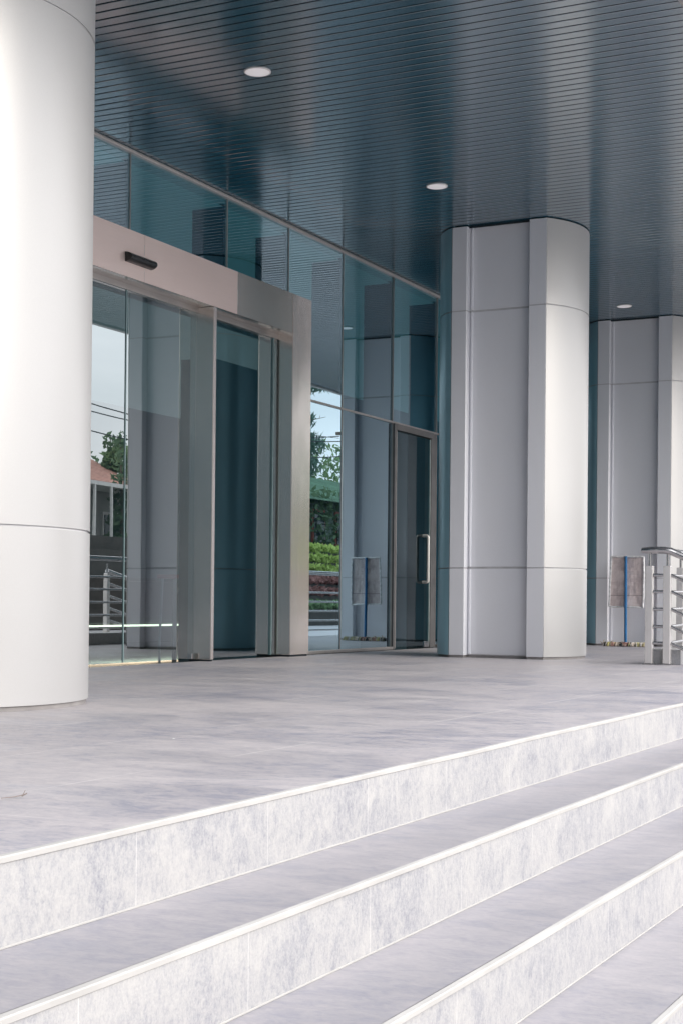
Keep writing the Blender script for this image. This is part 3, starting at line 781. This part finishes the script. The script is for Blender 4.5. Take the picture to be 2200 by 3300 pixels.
# small pine tip by the roof
tree('young_pine', 'slim young pine standing left of the red-roofed house', 'tree', (26.35,-8.2,GZ), 5.0, [((26.35,-8.2,GZ+1.2+.42*i),(.52-.05*i,.52-.05*i,.22)) for i in range(9)], 'dark', 1500, .10, 77, 0, tr=.05)
tree('conifer', 'slim dark conifer tip rising beside the narrow green tree', 'tree', (28.45,-9.9,GZ), 5.4, [((28.45,-9.9,GZ+1.6+.45*i),(.36-.03*i,.36-.03*i,.26)) for i in range(8)], 'dark', 1200, .10, 78, 0, tr=.05)
# bare shrub with pink bracts
bo_ = thing('pink_shrub', 'leggy bare-stemmed shrub dotted with pink flowers in front of the red-roofed house', 'shrub', (27.3,-7.2,GZ))
b = MB(); fl = MB(); rnd = random.Random(14)
for i in range(46):
    a = rnd.uniform(0,2*PI); r_ = rnd.uniform(.1,.9); e = Vector((27.3+r_*math.cos(a), -7.2+r_*math.sin(a), GZ+rnd.uniform(1.8,4.1)))
    s0 = Vector((27.3+.1*math.cos(a), -7.2, GZ)); mid = s0.lerp(e,.5)+Vector((rnd.uniform(-.2,.2),0,.3))
    b.tube([s0,mid,e], [.025,.015,.005], 5)
    for _ in range(2):
        q = mid.lerp(e, rnd.random()); b.tube([q, q+Vector((rnd.uniform(-.35,.35),rnd.uniform(-.2,.2),rnd.uniform(.05,.45)))], [.009,.003], 4)
    leafmesh(fl, tuple(e), (.10,.10,.07), 9 if i % 3 else 16, .06, rnd, hollow=0)
b.build('stems', bark, bo_); fw_ = fl.build('flowers', LF['pink'], bo_); fw_['kind'] = 'stuff'
hd = MB(); rnd = random.Random(15)
for i in range(1700): leafmesh(hd, (rnd.uniform(27.7,30.2), -6.9+rnd.uniform(-.25,.25), rnd.uniform(GZ,1.62)), (.05,.05,.05), 1, .12, rnd, hollow=0)
o = hd.build('garden_hedge', LF['mid'], None, (29,-6.9,GZ)); tag(o, 'clipped green hedge with pink blooms on top across the driveway', 'hedge')
hb = MB()
for i in range(90): leafmesh(hb, (rnd.uniform(27.9,29.4), -6.75, rnd.uniform(1.5,1.72)), (.06,.06,.05), 1, .10, rnd, hollow=0)
x_ = hb.build('blooms', LF['pink'], o)

def house(name, label, x0, x1, y0, y1, zw, zr, wall, roof, ov=.35):
    h_ = thing(name, label, 'house', ((x0+x1)/2, (y0+y1)/2, GZ))
    b = MB(); b.box(x0,x1,y0,y1,GZ,zw); b.build('wall', wall, h_)
    b = MB(); ym = (y0+y1)/2; e = ov
    n = 26                                # tile courses as shallow steps
    for sgn, ya in ((1,y1+e),(-1,y0-e)):
        for i in range(n):
            t0, t1 = i/n, (i+1)/n
            za, zb = zw-.08+(zr-zw+.08)*t0, zw-.08+(zr-zw+.08)*t1
            yA, yB = ya+(ym-ya)*t0, ya+(ym-ya)*t1
            b.face([(x0-e,yA,za+.03),(x1+e,yA,za+.03),(x1+e,yB,zb+.015),(x0-e,yB,zb+.015)])
            b.face([(x0-e,yA,za),(x1+e,yA,za),(x1+e,yA,za+.03),(x0-e,yA,za+.03)])
    for xx in (x0-e, x1+e): b.face([(xx,y0-e,zw-.08),(xx,y1+e,zw-.08),(xx,ym,zr)])
    b.build('roof', roof, h_)
    return h_
terr = simple('terracotta_roof', (.46,.26,.21), .8, 0, .25, 3); plas = simple('plaster_grey', (.34,.35,.34), .85, 0, .15, 1.5); wf = simple('window_white', (.6,.6,.58), .6)
dk = simple('window_dark', (.02,.03,.035), .15)
h1 = house('house', 'low house with a red tiled roof across the driveway, mirrored in the left door pane', 23.0, 28.1, -13, -9.0, 2.75, 3.75, plas, terr)
for wx in (24.2, 25.9, 27.2):
    b = MB(); b.box(wx-.42,wx+.42,-9.0,-8.95,.5,2.2); fr = b.build('window', wf, h1)
    b = MB(); b.box(wx-.36,wx-.02,-8.952,-8.93,.56,2.14); b.box(wx+.02,wx+.36,-8.952,-8.93,.56,2.14); b.build('pane', dk, fr)
b = MB(); b.box(24.4,28.0,-8.95,-7.9,2.62,2.70); b.build('porch_roof', wf, h1)
for i in range(7):
    b = MB(); b.box(24.4+.6*i,24.44+.6*i,-7.95,-7.9,GZ,2.62); b.build('porch_post', wf, h1)
h2 = house('house', 'vine-covered house with a greenish roof behind the planted bank, mirrored right of the portal', 33.5, 43.0, -14, -9.0, 3.15, 4.1, simple('green_wall', (.12,.16,.14), .9, 0, .5, 2.5), simple('mossy_roof', (.11,.20,.13), .85, 0, .4, 2))
redf = simple('red_frame', (.30,.09,.07), .6)
for wx in (36.9, 38.3, 40.2):
    b = MB(); b.box(wx-.38,wx+.38,-9.0,-8.94,1.9,2.85); fr = b.build('window', redf, h2)
    b = MB(); b.box(wx-.32,wx+.32,-8.942,-8.92,1.96,2.79); b.build('pane', dk, fr)
vn = MB(); rnd = random.Random(8)
for i in range(1500): leafmesh(vn, (rnd.uniform(33.6,43), -8.85+rnd.uniform(-.1,.15), rnd.uniform(1.2,3.4)), (.12,.06,.12), 1, .13, rnd, hollow=0)
vn.build('vine', LF['dark'], h2)
b = MB(); b.box(38.95,39.12,-8.6,-8.5,1.5,3.0); b.build('drain_pipe', wf, h2)

# unseen blocks added along the street to cut light from the low horizon
for i, (bx0, bx1, by, bz, cc_, lb) in enumerate([(-40,-24,-22,5.2,(.50,.49,.48),'unseen grey block added farthest behind the viewer to mask the low horizon'),
        (-22,-6,-19,3.6,(.55,.51,.47),'unseen beige block added behind the viewer to mask the low horizon'),
        (-3,10,-22,3.8,(.50,.51,.52),'unseen pale grey block added facing the steps to mask the low horizon')]):
    ap = thing('horizon_blocker', lb, 'building', ((bx0+bx1)/2,by-3,GZ), 'unseen blocks added to mask the low horizon')
    b = MB(); b.box(bx0,bx1,by-6,by,GZ,bz); b.build('wall', simple('block_wall_%d' % i, cc_, .85, 0, .12), ap)
    b = MB(); b.box(bx0-.2,bx1+.2,by-6.2,by+.25,bz+.001,bz+.25); b.build('roof', M['core'], ap)
    for k in range(int((bx1-bx0)/2)):
        for fl_ in range(3):
            z0 = GZ+.6+1.9*fl_
            if z0+1.1 > bz: continue
            b = MB(); b.box(bx0+.5+2*k,bx0+1.5+2*k,by,by+.04,z0,z0+1.1); wv = b.build('window', wf, ap)
            b = MB(); b.box(bx0+.57+2*k,bx0+1.43+2*k,by+.041,by+.05,z0+.07,z0+1.03); b.build('pane', dk, wv)

# planted bank in tiers with different foliage
bk = MB()
tiers = [(-5.6,.30,'mid'),(-5.75,.60,'red'),(-5.9,.86,'red'),(-6.05,1.12,'lime'),(-6.2,1.36,'lime'),(-6.35,1.6,'lime')]
for i, (yy, zz, lf) in enumerate(tiers): bk.box(20,46,yy-.16,yy,-.16,zz-.10)
tag(bk.build('planter_bank', simple('planter_soil', (.05,.045,.04), .9, 0, .3, 4), None, (33,-6,-.16)), 'stepped dark planter bank across the driveway carrying rows of shrubs', 'planter')
tl = ['low green shrub row at the foot of the planted bank', 'lower reddish shrub row on the planted bank', 'upper reddish shrub row on the planted bank',
      'yellow-green shrub row just above the red ones', 'yellow-green shrub row second from the top of the bank', 'topmost yellow-green shrub row on the planted bank']
for i, (yy, zz, lf) in enumerate(tiers):
    b = MB(); rnd = random.Random(60+i); x = 26.5
    while x < 40:
        leafmesh(b, (x, yy-.02, zz), (.20,.12,.10), 34, .085, rnd, hollow=0); x += rnd.uniform(.14,.26)
    tag(b.build('shrub_row', LF[lf], None, (33,yy,zz-.1)), tl[i], 'shrubs', 'shrub rows on the planted bank')

# garden wall, utility poles with cables
b = MB(); b.box(12,26.4,-6.6,-6.48,GZ,.95); b.box(12,26.4,-6.62,-6.46,.951,1.02)
for i in range(25): b.box(12.3+.58*i,12.42+.58*i,-6.478,-6.46,.15,.85)
tag(b.build('garden_wall', simple('garden_wall_paint', (.45,.46,.46), .8, 0, .12, 1), None, (19,-6.55,GZ)), 'long grey garden wall with a capped top across the driveway', 'wall')
poles = [(17.5,'utility pole at the near end of the garden wall'),(36.4,'utility pole rising behind the planted bank')]
for px_, lb in poles:
    p_ = thing('utility_pole', lb, 'utility pole', (px_,-7.6,GZ), 'utility poles along the street')
    b = MB(); b.tube([(px_,-7.6,GZ),(px_,-7.6,5.2)], [.09,.06], 10); b.build('shaft', simple('pole_concrete', (.35,.34,.33), .8), p_)
    b = MB(); b.box(px_-.03,px_+.03,-8.2,-7.0,4.75,4.83); b.build('crossarm', bark, p_)
for i, (dy, dz) in enumerate(((-.5,0),(.5,-.12),(0,-.5))):
    b = MB(); pts = []
    for j in range(21):
        t = j/20; pts.append((17.5+18.9*t, -7.6+dy, 4.72+dz-1.1*4*t*(1-t)*.6-.9*0))
    b.tube(pts, .012, 5); tag(b.build('power_cable', M['shadowgap'], None, pts[0]), ['farthest sagging black power cable between the poles','nearest sagging black power cable between the poles','lowest sagging black cable between the poles'][i], 'cable', 'power cables')
